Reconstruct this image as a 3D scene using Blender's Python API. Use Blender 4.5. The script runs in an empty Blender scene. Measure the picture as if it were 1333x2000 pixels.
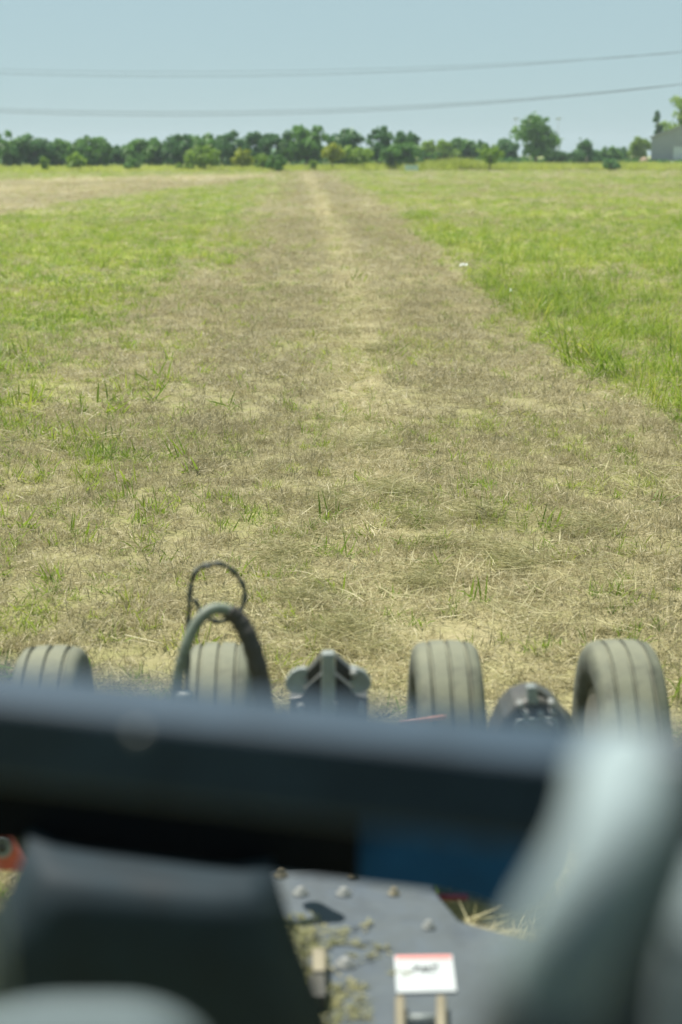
import bpy, bmesh, math, random
import numpy as np
from mathutils import Vector, Matrix

random.seed(7)
RNG = np.random.default_rng(7)
sc = bpy.context.scene
COL = sc.collection
R = math.radians

# ------------------------------------------------------------------ camera
F_PX, W_PX, H_PX = 3333.0, 1333.0, 2000.0      # focal length in pixels of the photograph
CAM_H = 2.15
PITCH = math.atan(700.0 / F_PX)
YAW = -math.atan(71.5 * math.cos(PITCH) / F_PX)
cd = bpy.data.cameras.new('camera')
cam = bpy.data.objects.new('camera', cd)
COL.objects.link(cam)
cam.location = (0, 0, CAM_H)
cam.rotation_euler = (math.pi / 2 - PITCH, 0, YAW)
cd.sensor_fit = 'VERTICAL'
cd.sensor_height = 36.0
cd.lens = 60.0
cd.clip_start = 0.05
cd.clip_end = 4000
cd.dof.use_dof = True
cd.dof.focus_distance = 10.5
cd.dof.aperture_fstop = 2.25
sc.camera = cam
CAM_M = cam.rotation_euler.to_matrix()

# ------------------------------------------------------------------ light
SUN_EL, SUN_AZ = R(63), R(-40)                  # azimuth from +Y (ahead) towards +X (right)
w = bpy.data.worlds.new("World")
sc.world = w
w.use_nodes = True
nt = w.node_tree
bg = nt.nodes['Background']
sky = nt.nodes.new('ShaderNodeTexSky')
sky.sky_type = 'NISHITA'
sky.sun_disc = False
sky.sun_elevation = SUN_EL
sky.sun_rotation = SUN_AZ
sky.altitude = 200
sky.air_density = 0.7
sky.dust_density = 0.7
sky.ozone_density = 5.0
veil = nt.nodes.new('ShaderNodeMix')               # even summer haze high in the air
veil.data_type = 'RGBA'
veil.inputs[0].default_value = 0.8
veil.inputs[7].default_value = (4.55, 6.2, 6.3, 1)
nt.links.new(sky.outputs[0], veil.inputs[6])
nt.links.new(veil.outputs[2], bg.inputs[0])
bg.inputs[1].default_value = 0.059
sd = bpy.data.lights.new('sun', 'SUN')
sd.energy = 5.0
sd.angle = R(0.53)
sd.color = (1.0, 0.95, 0.86)
sun = bpy.data.objects.new('sun', sd)
COL.objects.link(sun)
sdir = Vector((math.sin(SUN_AZ) * math.cos(SUN_EL), math.cos(SUN_AZ) * math.cos(SUN_EL), math.sin(SUN_EL)))
sun.rotation_euler = sdir.to_track_quat('Z', 'Y').to_euler()
sun.location = sdir * 50
sc.view_settings.view_transform = 'Standard'
sc.view_settings.look = 'None'
sc.view_settings.exposure = 0.76
sc.view_settings.gamma = 1.0
sc.view_settings.use_curve_mapping = False
sc.render.engine = 'CYCLES'
cy = sc.cycles
cy.max_bounces = 6
cy.diffuse_bounces = 3
cy.glossy_bounces = 2
cy.transmission_bounces = 4
cy.volume_bounces = 0
cy.caustics_reflective = False
cy.caustics_refractive = False
cy.use_denoising = True
cy.use_fast_gi = False


# ------------------------------------------------------------------ helpers
def ray(px, py):
    d = Vector(((px - W_PX / 2) / F_PX, -(py - H_PX / 2) / F_PX, -1.0))
    return CAM_M @ d


def at_z(px, py, z=0.0):
    d = ray(px, py)
    t = (z - CAM_H) / d.z
    return Vector((0, 0, CAM_H)) + d * t


def at_y(px, py, y):
    d = ray(px, py)
    return Vector((0, 0, CAM_H)) + d * (y / d.y)


def tag(o, label=None, cat=None, group=None, kind=None):
    if label: o['label'] = label
    if cat: o['category'] = cat
    if group: o['group'] = group
    if kind: o['kind'] = kind
    return o


def empty(name, loc=(0, 0, 0)):
    o = bpy.data.objects.new(name, None)
    o.empty_display_size = 0.3
    o.location = loc
    COL.objects.link(o)
    return o


def link(name, me, mat=None, parent=None, smooth=False):
    o = bpy.data.objects.new(name, me)
    if mat is not None and len(me.materials) == 0:
        me.materials.append(mat)
    if parent is not None:
        o.parent = parent
        o.location = -world_loc(parent)
    COL.objects.link(o)
    if smooth:
        for p in me.polygons:
            p.use_smooth = True
    return o


def world_loc(o):
    v = Vector((0, 0, 0))
    while o is not None:
        v += o.location
        o = o.parent
    return v


def mesh_of(bm, name):
    me = bpy.data.meshes.new(name)
    bmesh.ops.recalc_face_normals(bm, faces=bm.faces)
    bm.to_mesh(me)
    bm.free()
    return me


def put(name, bm, mat, parent=None, smooth=False, bevel=0.0, seg=2):
    """link a bmesh whose coordinates are world coordinates"""
    o = link(name, mesh_of(bm, name), mat, parent, smooth)
    if bevel:
        m = o.modifiers.new('bevel', 'BEVEL')
        m.width = bevel
        m.segments = seg
        m.limit_method = 'ANGLE'
        m.angle_limit = R(35)
    return o


def add_box(bm, c, s, rot=None):
    m = Matrix.Translation(Vector(c))
    if rot is not None:
        m = m @ rot.to_4x4()
    m = m @ Matrix.Diagonal((s[0], s[1], s[2], 1))
    bmesh.ops.create_cube(bm, size=1.0, matrix=m)


def add_prism(bm, front, back):
    """two matching polygons (lists of Vectors) joined by sides"""
    a = [bm.verts.new(p) for p in front]
    b = [bm.verts.new(p) for p in back]
    n = len(a)
    bm.faces.new(a)
    bm.faces.new(b[::-1])
    for i in range(n):
        bm.faces.new((a[i], b[i], b[(i + 1) % n], a[(i + 1) % n]))


def smooth_path(pts, n=8):
    """Catmull-Rom through points (Vectors)"""
    P = [Vector(p) for p in pts]
    P = [P[0] * 2 - P[1]] + P + [P[-1] * 2 - P[-2]]
    out = []
    for i in range(1, len(P) - 2):
        for k in range(n):
            t = k / n
            a, b, c, d = P[i - 1], P[i], P[i + 1], P[i + 2]
            out.append(0.5 * ((2 * b) + (c - a) * t + (2 * a - 5 * b + 4 * c - d) * t * t + (3 * b - a - 3 * c + d) * t ** 3))
    out.append(P[-2])
    return out


def add_tube(bm, path, rad, sides=12, caps=True):
    n = len(path)
    rings = []
    up = Vector((0.3, 0.2, 0.93)).normalized()
    for i, p in enumerate(path):
        t = (path[min(i + 1, n - 1)] - path[max(i - 1, 0)]).normalized()
        u = t.cross(up)
        if u.length < 1e-3:
            u = t.cross(Vector((1, 0, 0)))
        u.normalize()
        v = t.cross(u)
        r = rad(i / (n - 1)) if callable(rad) else rad
        rings.append([bm.verts.new(p + (u * math.cos(a) + v * math.sin(a)) * r)
                      for a in [2 * math.pi * k / sides for k in range(sides)]])
    for i in range(n - 1):
        for k in range(sides):
            bm.faces.new((rings[i][k], rings[i][(k + 1) % sides], rings[i + 1][(k + 1) % sides], rings[i + 1][k]))
    if caps:
        bm.faces.new(rings[0][::-1])
        bm.faces.new(rings[-1])


def add_lathe(bm, prof, axis_o, axis='x', seg=48, closed=False):
    """prof: (offset along axis, radius)"""
    o = Vector(axis_o)
    rings = []
    for a_, r in prof:
        ring = []
        for k in range(seg):
            t = 2 * math.pi * k / seg
            if axis == 'x':
                ring.append(bm.verts.new(o + Vector((a_, r * math.cos(t), r * math.sin(t)))))
            elif axis == 'y':
                ring.append(bm.verts.new(o + Vector((r * math.cos(t), a_, r * math.sin(t)))))
            else:
                ring.append(bm.verts.new(o + Vector((r * math.cos(t), r * math.sin(t), a_))))
        rings.append(ring)
    m = len(rings)
    for i in range(m if closed else m - 1):
        A, B = rings[i], rings[(i + 1) % m]
        for k in range(seg):
            bm.faces.new((A[k], A[(k + 1) % seg], B[(k + 1) % seg], B[k]))
    if not closed:
        if prof[0][1] > 1e-6: bm.faces.new(rings[0][::-1])
        if prof[-1][1] > 1e-6: bm.faces.new(rings[-1])


def vnoise(x, y, seed=0):
    """value noise on numpy arrays, 0..1"""
    xi = np.floor(x).astype(np.int64)
    yi = np.floor(y).astype(np.int64)
    xf, yf = x - xi, y - yi
    xf = xf * xf * (3 - 2 * xf)
    yf = yf * yf * (3 - 2 * yf)

    def h(a, b):
        n = (a * 374761393 + b * 668265263 + seed * 1274126177) & 0x7fffffff
        n = ((n ^ (n >> 13)) * 1274126177) & 0x7fffffff
        return ((n ^ (n >> 16)) & 0xffff) / 65535.0
    a = h(xi, yi) * (1 - xf) + h(xi + 1, yi) * xf
    b = h(xi, yi + 1) * (1 - xf) + h(xi + 1, yi + 1) * xf
    return a * (1 - yf) + b * yf


def fbm(x, y, seed=0, oct=4):
    s, a, t = 0, 1.0, 0
    for k in range(oct):
        s = s + a * vnoise(x * 2 ** k, y * 2 ** k, seed + k * 17)
        t += a
        a *= 0.5
    return s / t


# ------------------------------------------------------------------ materials
class Mat:
    def __init__(self, name):
        self.m = bpy.data.materials.new(name)
        self.m.use_nodes = True
        self.t = self.m.node_tree
        self.b = self.t.nodes['Principled BSDF']
        self.out = self.t.nodes['Material Output']

    def n(self, ty, **kw):
        nd = self.t.nodes.new(ty)
        for k, v in kw.items():
            setattr(nd, k, v)
        return nd

    def l(self, a, b):
        self.t.links.new(a, b)

    def ramp(self, fac, stops, interp='LINEAR'):
        r = self.n('ShaderNodeValToRGB')
        r.color_ramp.interpolation = interp
        e = r.color_ramp.elements
        while len(e) < len(stops): e.new(0.5)
        for i, (p, c) in enumerate(stops):
            e[i].position = p
            e[i].color = (c[0], c[1], c[2], 1)
        self.l(fac, r.inputs[0])
        return r.outputs[0]

    def noise(self, scale, detail=5, rough=0.6, coord=None):
        nd = self.n('ShaderNodeTexNoise')
        nd.inputs['Scale'].default_value = scale
        nd.inputs['Detail'].default_value = detail
        nd.inputs['Roughness'].default_value = rough
        if coord is not None: self.l(coord, nd.inputs['Vector'])
        return nd.outputs[0]

    def mix(self, fac, a, b, blend='MIX'):
        nd = self.n('ShaderNodeMix', data_type='RGBA', blend_type=blend)
        for s, v in ((0, fac), (6, a), (7, b)):
            if isinstance(v, (int, float)): nd.inputs[s].default_value = v
            elif isinstance(v, tuple): nd.inputs[s].default_value = (*v, 1)
            else: self.l(v, nd.inputs[s])
        return nd.outputs[2]

    def math(self, op, a, b=0.0, c=0.0, clamp=False):
        nd = self.n('ShaderNodeMath', operation=op, use_clamp=clamp)
        for s, v in ((0, a), (1, b), (2, c)):
            if isinstance(v, (int, float)): nd.inputs[s].default_value = v
            else: self.l(v, nd.inputs[s])
        return nd.outputs[0]

    def pos(self):
        return self.n('ShaderNodeNewGeometry').outputs['Position']

    def obj(self):
        return self.n('ShaderNodeTexCoord').outputs['Object']

    def bump(self, h, strength=0.3, dist=0.01):
        b = self.n('ShaderNodeBump')
        b.inputs['Strength'].default_value = strength
        b.inputs['Distance'].default_value = dist
        self.l(h, b.inputs['Height'])
        self.l(b.outputs[0], self.b.inputs['Normal'])


def paint(name, col, rough=0.5, metal=0.0, dust=0.0, dustcol=(0.28, 0.25, 0.17), scale=14, var=0.25, bump=0.15, spec=0.5):
    M = Mat(name)
    co = M.obj()
    n1 = M.noise(scale, 6, 0.65, co)
    dark = tuple(c * (1 - var) for c in col)
    light = tuple(min(1, c * (1 + var)) for c in col)
    c = M.ramp(n1, [(0.3, dark), (0.7, light)])
    if dust:
        n2 = M.noise(scale * 0.35, 8, 0.7, co)
        geo = M.n('ShaderNodeNewGeometry')
        sep = M.n('ShaderNodeSeparateXYZ')
        M.l(geo.outputs['Normal'], sep.inputs[0])
        up = M.math('MULTIPLY_ADD', sep.outputs[2], 0.25, 0.0)
        f = M.math('ADD', n2, up)
        f = M.ramp(f, [(0.45, (0, 0, 0)), (0.8, (dust, dust, dust))])
        c = M.mix(f, c, dustcol)
    M.l(c, M.b.inputs['Base Color'])
    M.b.inputs['Metallic'].default_value = metal
    M.b.inputs['Specular IOR Level'].default_value = spec
    rr = M.math('MULTIPLY_ADD', n1, 0.25, rough - 0.12, clamp=True)
    M.l(rr, M.b.inputs['Roughness'])
    if bump: M.bump(n1, bump, 0.004)
    return M.m


def leaf_mat(name, stops, transl=0.35, straw=None, inst=True, rough=0.5, vary=0.45):
    """blades and leaves: colour from a per-blade tint and a per-clump tint"""
    M = Mat(name)
    a = M.n('ShaderNodeAttribute', attribute_name='tint')
    f = M.math('MULTIPLY', a.outputs['Fac'], 1 - vary)
    if inst:
        b = M.n('ShaderNodeAttribute', attribute_name='lush', attribute_type='INSTANCER')
        f = M.math('MULTIPLY_ADD', b.outputs['Fac'], vary, f)
    else:
        n = M.noise(0.5, 3, 0.6, M.obj())
        f = M.math('MULTIPLY_ADD', n, vary, f)
    c = M.ramp(f, stops)
    M.l(c, M.b.inputs['Base Color'])
    M.b.inputs['Roughness'].default_value = rough
    M.b.inputs['Specular IOR Level'].default_value = 0.25
    tr = M.n('ShaderNodeBsdfTranslucent')
    M.l(c, tr.inputs[0])
    mx = M.n('ShaderNodeMixShader')
    mx.inputs[0].default_value = transl
    M.l(M.b.outputs[0], mx.inputs[1])
    M.l(tr.outputs[0], mx.inputs[2])
    M.l(mx.outputs[0], M.out.inputs[0])
    return M.m


M_green = leaf_mat('grass_green', [(0.0, (0.11, 0.19, 0.025)), (0.4, (0.22, 0.31, 0.036)), (0.72, (0.33, 0.375, 0.06)), (1.0, (0.46, 0.42, 0.15))], 0.5)
M_dry = leaf_mat('grass_dry', [(0.0, (0.17, 0.152, 0.085)), (0.4, (0.30, 0.27, 0.150)), (0.75, (0.445, 0.392, 0.23)), (1.0, (0.57, 0.53, 0.33))], 0.3)
M_clip = leaf_mat('grass_clippings', [(0.0, (0.20, 0.205, 0.085)), (0.5, (0.39, 0.365, 0.18)), (1.0, (0.60, 0.55, 0.34))], 0.3)
M_weed = leaf_mat('weed_green', [(0.0, (0.19, 0.25, 0.03)), (0.5, (0.32, 0.38, 0.055)), (1.0, (0.46, 0.46, 0.12))], 0.5)
M_leaf_dark = leaf_mat('leaf_dark', [(0.0, (0.045, 0.13, 0.04)), (0.6, (0.085, 0.21, 0.055)), (1.0, (0.15, 0.29, 0.06))], 0.36, inst=False)
M_leaf_mid = leaf_mat('leaf_mid', [(0.0, (0.065, 0.165, 0.035)), (0.6, (0.13, 0.28, 0.05)), (1.0, (0.22, 0.37, 0.06))], 0.38, inst=False)
M_leaf_light = leaf_mat('leaf_light', [(0.0, (0.12, 0.23, 0.025)), (0.6, (0.23, 0.36, 0.04)), (1.0, (0.32, 0.42, 0.06))], 0.45, inst=False)
M_leaf_yellow = leaf_mat('leaf_yellow', [(0.0, (0.20, 0.26, 0.02)), (0.6, (0.33, 0.38, 0.03)), (1.0, (0.42, 0.44, 0.06))], 0.45, inst=False)
M_bark = paint('bark', (0.09, 0.075, 0.055), 0.85, scale=3)
M_wood = paint('weathered_wood', (0.14, 0.12, 0.095), 0.85, scale=4)
M_wire = paint('wire', (0.06, 0.06, 0.062), 0.6)
M_tyre = paint('tyre_rubber', (0.075, 0.085, 0.066), 0.85, dust=0.85, dustcol=(0.185, 0.19, 0.13), scale=16, var=0.5, bump=0.5)
M_rim = paint('rim_steel', (0.10, 0.10, 0.09), 0.55, dust=0.6, scale=12)
M_black = paint('black_paint', (0.022, 0.024, 0.027), 0.42, dust=0.18, scale=20)
M_beam = paint('beam_paint', (0.027, 0.049, 0.074), 0.5, scale=20, bump=0.05, spec=0.25)
M_deck = paint('deck_paint', (0.032, 0.05, 0.074), 0.6, dust=0.5, dustcol=(0.085, 0.10, 0.095), scale=13, var=0.35, bump=0.2)
M_grey = paint('worn_grey_steel', (0.19, 0.225, 0.23), 0.45, dust=0.2, scale=18)
M_lever = paint('grey_lever', (0.25, 0.32, 0.34), 0.85, scale=10, var=0.1, bump=0.03)
M_hose = paint('hose_rubber', (0.035, 0.04, 0.033), 0.6, dust=0.45, dustcol=(0.14, 0.15, 0.11), scale=25)
M_blue = paint('blue_reflection', (0.007, 0.055, 0.155), 0.6, scale=15, bump=0.03, spec=0.12)  # colour stands in for a blue reflection
M_red = paint('red_paint', (0.42, 0.045, 0.03), 0.5, dust=0.25, scale=14)
M_darkred = paint('dark_red_paint', (0.25, 0.02, 0.03), 0.45, scale=14)
M_orange = paint('faded_orange_paint', (0.55, 0.26, 0.19), 0.5, scale=14)
M_bolt = paint('zinc_bolt', (0.20, 0.21, 0.20), 0.6, metal=0.1, scale=30, var=0.1)
M_white = paint('label_white', (0.42, 0.45, 0.455), 0.4, scale=12, var=0.05, bump=0)
M_tan = paint('tan_bracket', (0.17, 0.15, 0.10), 0.6, dust=0.4, scale=14)
M_litter = paint('litter_plastic', (0.75, 0.8, 0.84), 0.35, scale=12, var=0.1)


# ------------------------------------------------------------------ layout of the field, in metres
def poly_x(pts):
    P = sorted([(at_z(a, b).y, at_z(a, b).x) for a, b in pts])
    ys = np.array([p[0] for p in P])
    xs = np.array([p[1] for p in P])
    return lambda y: np.interp(y, ys, xs)


XR = poly_x([(1440, 1040), (1330, 890), (1165, 768), (1085, 703), (1013, 642), (945, 580), (887, 526), (845, 478), (761, 410), (690, 365), (650, 345), (622, 334)])
XL = poly_x([(-300, 1150), (-60, 1010), (70, 880), (160, 760), (225, 680), (290, 610), (370, 560), (440, 515), (478, 470), (505, 430), (535, 385), (560, 355), (575, 340)])
XC = poly_x([(760, 1250), (740, 1060), (715, 900), (700, 700), (690, 600), (668, 500), (637, 420), (617, 380), (604, 350), (600, 340)])
STRIP_LO = np.array([(-60, 26), (-14, 34), (-11.3, 58), (-10, 82), (-8, 108), (-2.7, 152)])
STRIP_HI = np.array([(-60, 95), (-31, 115), (-25, 136), (-14.7, 158), (-2.7, 178)])


def sstep(a, b, x):
    t = np.clip((x - a) / (b - a), 0, 1)
    return t * t * (3 - 2 * t)


def zone(x, y):
    """green cover, straw cover and bare-brown cover of the field at (x, y), each 0..1"""
    x = np.asarray(x, float); y = np.asarray(y, float)
    n1 = fbm(x * 0.9, y * 0.45, 3)
    n2 = fbm(x * 0.35 + 40, y * 0.13, 11)
    n3 = fbm(x * 2.2, y * 1.3, 23)
    wob = (n1 - 0.5) * 0.9 + (n3 - 0.5) * 0.4
    soft = 0.18 + 0.008 * y
    right = sstep(-soft, soft, x - XR(y) + wob)
    left = sstep(-1.7 * soft - 0.5, 1.7 * soft + 0.5, XL(y) - x + wob * 1.6)
    # the mown strip that crosses on the far left
    lo = np.interp(x, STRIP_LO[:, 0], STRIP_LO[:, 1]) + (n2 - 0.5) * 22
    hi = np.interp(x, STRIP_HI[:, 0], STRIP_HI[:, 1])
    strip = sstep(-9, 9, y - lo) * sstep(6, -6, y - hi) * sstep(-2.0, -3.6, x)
    strip = strip * np.clip(0.55 + 0.9 * fbm(x * 0.25, (y - x * 3) * 0.04, 29), 0, 1)
    patchy = 0.55 + 0.9 * (n2 - 0.5) + 0.9 * (n1 - 0.5)
    green = right * np.clip(0.90 + 1.4 * (n2 - 0.5) + 0.8 * (n1 - 0.5), 0.42, 1)
    green = np.maximum(green, left * np.clip(patchy + 0.06 + 0.42 * sstep(8, 30, y), 0, 1) * (1 - strip))
    mown = np.clip(1 - np.maximum(right, left * 0.9), 0, 1)
    # sparse regrowth inside the mown strip, more to the left and close to the mower
    re = sstep(0.55, 0.75, fbm(x * 1.4 + 9, y * 0.8, 41)) * (0.26 + 0.35 * sstep(0.3, -1.6, x) * sstep(16, 8, y)) + 0.10 + 0.08 * sstep(9, 6, y) + 0.14 * sstep(0.0, -2.2, x) * sstep(22, 12, y)
    green = np.clip(np.maximum(green, re), 0, 1)
    cx = XC(y)
    straw = np.exp(-((x - cx) / (0.19 + 0.0014 * y)) ** 2) * np.clip(0.85 + 1.4 * (n1 - 0.4), 0.2, 1.1)
    straw = np.maximum(straw, strip * (0.08 + 0.9 * sstep(0.46, 0.58, fbm(x * 0.3, (y - x * 4) * 0.06, 37))))
    straw = np.maximum(straw, 0.75 * np.exp(-((x - cx - 0.1) / 1.0) ** 2) * sstep(13, 7.5, y) * np.clip(0.4 + 1.5 * (n1 - 0.35), 0, 1))
    brown = mown * np.clip(0.26 + 1.5 * (n2 - 0.5) + 1.0 * (n1 - 0.5), 0, 1) * (1 - np.clip(straw, 0, 1))
    # the two tyre bands either side of the pale line
    band = np.exp(-((np.abs(x - cx) - 1.05) / 0.6) ** 2) * sstep(9, 16, y) * mown
    brown = np.clip(brown + 0.45 * band * (1 - np.clip(straw, 0, 1)), 0, 1)
    return green, np.clip(straw, 0, 1), brown, mown, strip


def ground_z(x, y):
    x = np.asarray(x, float); y = np.asarray(y, float)
    fade = np.clip((y + 10) / 12, 0, 1)
    return ((fbm(x * 0.5, y * 0.5, 61) - 0.5) * 0.05 + (fbm(x * 3, y * 3, 71, 3) - 0.5) * 0.035) * fade * np.exp(-np.abs(y) / 90)


# ------------------------------------------------------------------ ground sheet
def spaced(a, first, grow, end):
    out = [a]; s = first
    while out[-1] < end:
        out.append(out[-1] + s); s *= grow
    out[-1] = end
    return out


ypos = spaced(2.0, 0.085, 1.0105, 60.0)
ypos += spaced(60.0, 1.0, 1.045, 1400.0)[1:]
yneg = [-120, -60, -30, -15, -8, -4, -1, 1]
ys = np.array(yneg + ypos)
xp = spaced(0.0, 0.09, 1.028, 30.0) + spaced(30.0, 1.5, 1.07, 900.0)[1:]
xs = np.array([-v for v in xp[:0:-1]] + xp)
GX, GY = np.meshgrid(xs, ys)
GZ = ground_z(GX, GY)
nv, nh = GX.shape
verts = np.stack([GX.ravel(), GY.ravel(), GZ.ravel()], 1)
idx = np.arange(nv * nh).reshape(nv, nh)
faces = np.stack([idx[:-1, :-1].ravel(), idx[:-1, 1:].ravel(), idx[1:, 1:].ravel(), idx[1:, :-1].ravel()], 1)
gm = bpy.data.meshes.new('ground')
gm.from_pydata(verts.tolist(), [], faces.tolist())
g_, s_, b_, m_, st_ = zone(GX.ravel(), GY.ravel())
for nm, arr in (('green', g_), ('straw', s_), ('brown', b_)):
    at = gm.attributes.new(nm, 'FLOAT', 'POINT')
    at.data.foreach_set('value', arr.astype(np.float32))
M = Mat('field_ground')
p = M.pos()
fine = M.noise(38, 6, 0.75, p)
mid = M.noise(4.5, 5, 0.65, p)
soil = M.ramp(fine, [(0.25, (0.15, 0.13, 0.075)), (0.5, (0.275, 0.245, 0.135)), (0.75, (0.40, 0.36, 0.21))])
strw = M.ramp(fine, [(0.25, (0.28, 0.24, 0.14)), (0.7, (0.48, 0.42, 0.255))])
brwn = M.ramp(fine, [(0.25, (0.165, 0.15, 0.085)), (0.7, (0.33, 0.305, 0.17))])
grn = M.ramp(fine, [(0.2, (0.14, 0.18, 0.035)), (0.5, (0.24, 0.275, 0.06)), (0.8, (0.34, 0.34, 0.11))])
ag = M.n('ShaderNodeAttribute', attribute_name='green').outputs['Fac']
as_ = M.n('ShaderNodeAttribute', attribute_name='straw').outputs['Fac']
ab = M.n('ShaderNodeAttribute', attribute_name='brown').outputs['Fac']
c = M.mix(M.math('MULTIPLY', ab, 0.8), soil, brwn)
c = M.mix(as_, c, strw)
gf = M.math('MULTIPLY_ADD', M.math('SUBTRACT', mid, 0.5), 0.9, ag)
gf = M.math('MULTIPLY', gf, 1.0, clamp=True)
c = M.mix(gf, c, grn)
M.l(c, M.b.inputs['Base Color'])
M.b.inputs['Roughness'].default_value = 0.95
M.b.inputs['Specular IOR Level'].default_value = 0.1
M.bump(fine, 0.8, 0.02)
ground = link('ground', gm, M.m, smooth=True)
tag(ground, kind='structure')


# ------------------------------------------------------------------ grass, instanced with geometry nodes
def blades_mesh(name, mat, n, rad, lmin, lmax, wmin, wmax, lean, droop, seed, tmin=0.0, tmax=1.0, dark=0.0, lift=0.0):
    r = random.Random(seed)
    V, Fc, T = [], [], []
    for k in range(n):
        a = r.random() * 2 * math.pi
        d = rad * math.sqrt(r.random())
        base = Vector((d * math.cos(a), d * math.sin(a), r.random() * lift))
        az = r.random() * 2 * math.pi
        L = r.uniform(lmin, lmax)
        wd = r.uniform(wmin, wmax)
        e = R(90) - r.uniform(*lean)
        h = Vector((math.cos(az), math.sin(az), 0))
        side = Vector((-math.sin(az), math.cos(az), 0)) * wd
        tw = r.uniform(-0.9, 0.9)
        side = side * math.cos(tw) + Vector((0, 0, 1)) * wd * math.sin(tw)
        pts = [base]
        dr = r.uniform(*droop)
        for s in range(3):
            pts.append(pts[-1] + (h * math.cos(e) + Vector((0, 0, math.sin(e)))) * L / 3)
            e -= dr
        i0 = len(V)
        for q, wq in zip(pts[:3], (0.8, 1.0, 0.65)):
            V += [q - side * wq * 0.5, q + side * wq * 0.5]
        V.append(pts[3])
        for q in range(len(V) - i0):
            if V[i0 + q].z < 0.002: V[i0 + q].z = 0.002 + 0.004 * r.random()
        Fc += [(i0, i0 + 1, i0 + 3, i0 + 2), (i0 + 2, i0 + 3, i0 + 5, i0 + 4), (i0 + 4, i0 + 5, i0 + 6)]
        t = r.uniform(tmin, tmax)
        if r.random() < dark: t = 0.95
        T += [t] * 7
    me = bpy.data.meshes.new(name)
    me.from_pydata([tuple(v) for v in V], [], Fc)
    at = me.attributes.new('tint', 'FLOAT', 'POINT')
    at.data.foreach_set('value', np.array(T, np.float32))
    me.materials.append(mat)
    return me


def proto_collection(name, meshes):
    c = bpy.data.collections.new(name)
    for i, me in enumerate(meshes):
        o = bpy.data.objects.new('%s_%02d' % (name, i), me)
        c.objects.link(o)
    return c


def instancer_group(coll):
    g = bpy.data.node_groups.new('scatter_' + coll.name, 'GeometryNodeTree')
    g.interface.new_socket('Geometry', in_out='INPUT', socket_type='NodeSocketGeometry')
    g.interface.new_socket('Geometry', in_out='OUTPUT', socket_type='NodeSocketGeometry')
    N, L = g.nodes, g.links
    gi, go = N.new('NodeGroupInput'), N.new('NodeGroupOutput')
    ci = N.new('GeometryNodeCollectionInfo')
    ci.inputs['Collection'].default_value = coll
    ci.inputs['Separate Children'].default_value = True
    ci.inputs['Reset Children'].default_value = True
    ip = N.new('GeometryNodeInstanceOnPoints')
    ip.inputs['Pick Instance'].default_value = True

    def na(nm, ty):
        a = N.new('GeometryNodeInputNamedAttribute')
        a.data_type = ty
        a.inputs[0].default_value = nm
        return a.outputs['Attribute']
    L.new(gi.outputs[0], ip.inputs['Points'])
    L.new(ci.outputs[0], ip.inputs['Instance'])
    L.new(na('pick', 'INT'), ip.inputs['Instance Index'])
    L.new(na('rot', 'FLOAT_VECTOR'), ip.inputs['Rotation'])
    L.new(na('scl', 'FLOAT_VECTOR'), ip.inputs['Scale'])
    L.new(ip.outputs[0], go.inputs[0])
    return g


def scatter(name, coll, P, S, lush, tilt=0.12):
    """P (n,3) points, S (n,3) scales, lush (n)"""
    n = len(P)
    me = bpy.data.meshes.new(name)
    me.vertices.add(n)
    me.vertices.foreach_set('co', P.astype(np.float32).ravel())
    k = len(coll.objects)
    me.attributes.new('pick', 'INT', 'POINT').data.foreach_set('value', RNG.integers(0, k, n).astype(np.int32))
    rot = np.stack([RNG.normal(0, tilt, n), RNG.normal(0, tilt, n), RNG.uniform(0, 6.283, n)], 1)
    me.attributes.new('rot', 'FLOAT_VECTOR', 'POINT').data.foreach_set('vector', rot.astype(np.float32).ravel())
    me.attributes.new('scl', 'FLOAT_VECTOR', 'POINT').data.foreach_set('vector', S.astype(np.float32).ravel())
    me.attributes.new('lush', 'FLOAT', 'POINT').data.foreach_set('value', lush.astype(np.float32))
    o = link(name, me)
    md = o.modifiers.new('scatter', 'NODES')
    md.node_group = instancer_group(coll)
    tag(o, kind='stuff')
    return o


def wedge(n, y0, y1, margin=1.3):
    """random points of the field in front of the camera between two distances, even in area"""
    y = np.sqrt(RNG.uniform(0, 1, n) * (y1 ** 2 - y0 ** 2) + y0 ** 2)
    x = RNG.uniform(-1, 1, n) * (0.235 * y + margin) + 0.02 * y
    return x, y


def area(y0, y1):
    return (0.235 * (y1 ** 2 - y0 ** 2)) + 2 * 1.3 * (y1 - y0)


BANDS = [(2.6, 14, 1.0), (14, 28, 1.5), (28, 60, 2.5), (60, 130, 4.5), (130, 214, 7.5)]


def fill(dens, prob, bands=BANDS, hscale=lambda x, y, n: np.ones(n), lush=None, power=1.75, lat=1.0):
    PP, SS, LL = [], [], []
    for y0, y1, s in bands:
        n = int(area(y0, y1) * dens / s ** power)
        x, y = wedge(n, y0, y1)
        keep = RNG.uniform(0, 1, n) < prob(x, y)
        x, y = x[keep], y[keep]
        n = len(x)
        PP.append(np.stack([x, y, ground_z(x, y) - 0.004], 1))
        j = RNG.uniform(0.75, 1.3, n)
        hz = j * hscale(x, y, n) * (s ** 0.25)
        SS.append(np.stack([j * s ** 0.8 * lat, j * s ** 0.8 * lat, hz], 1))
        LL.append(lush(x, y) if lush else RNG.uniform(0, 1, n))
    return np.concatenate(PP), np.concatenate(SS), np.concatenate(LL)


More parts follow.
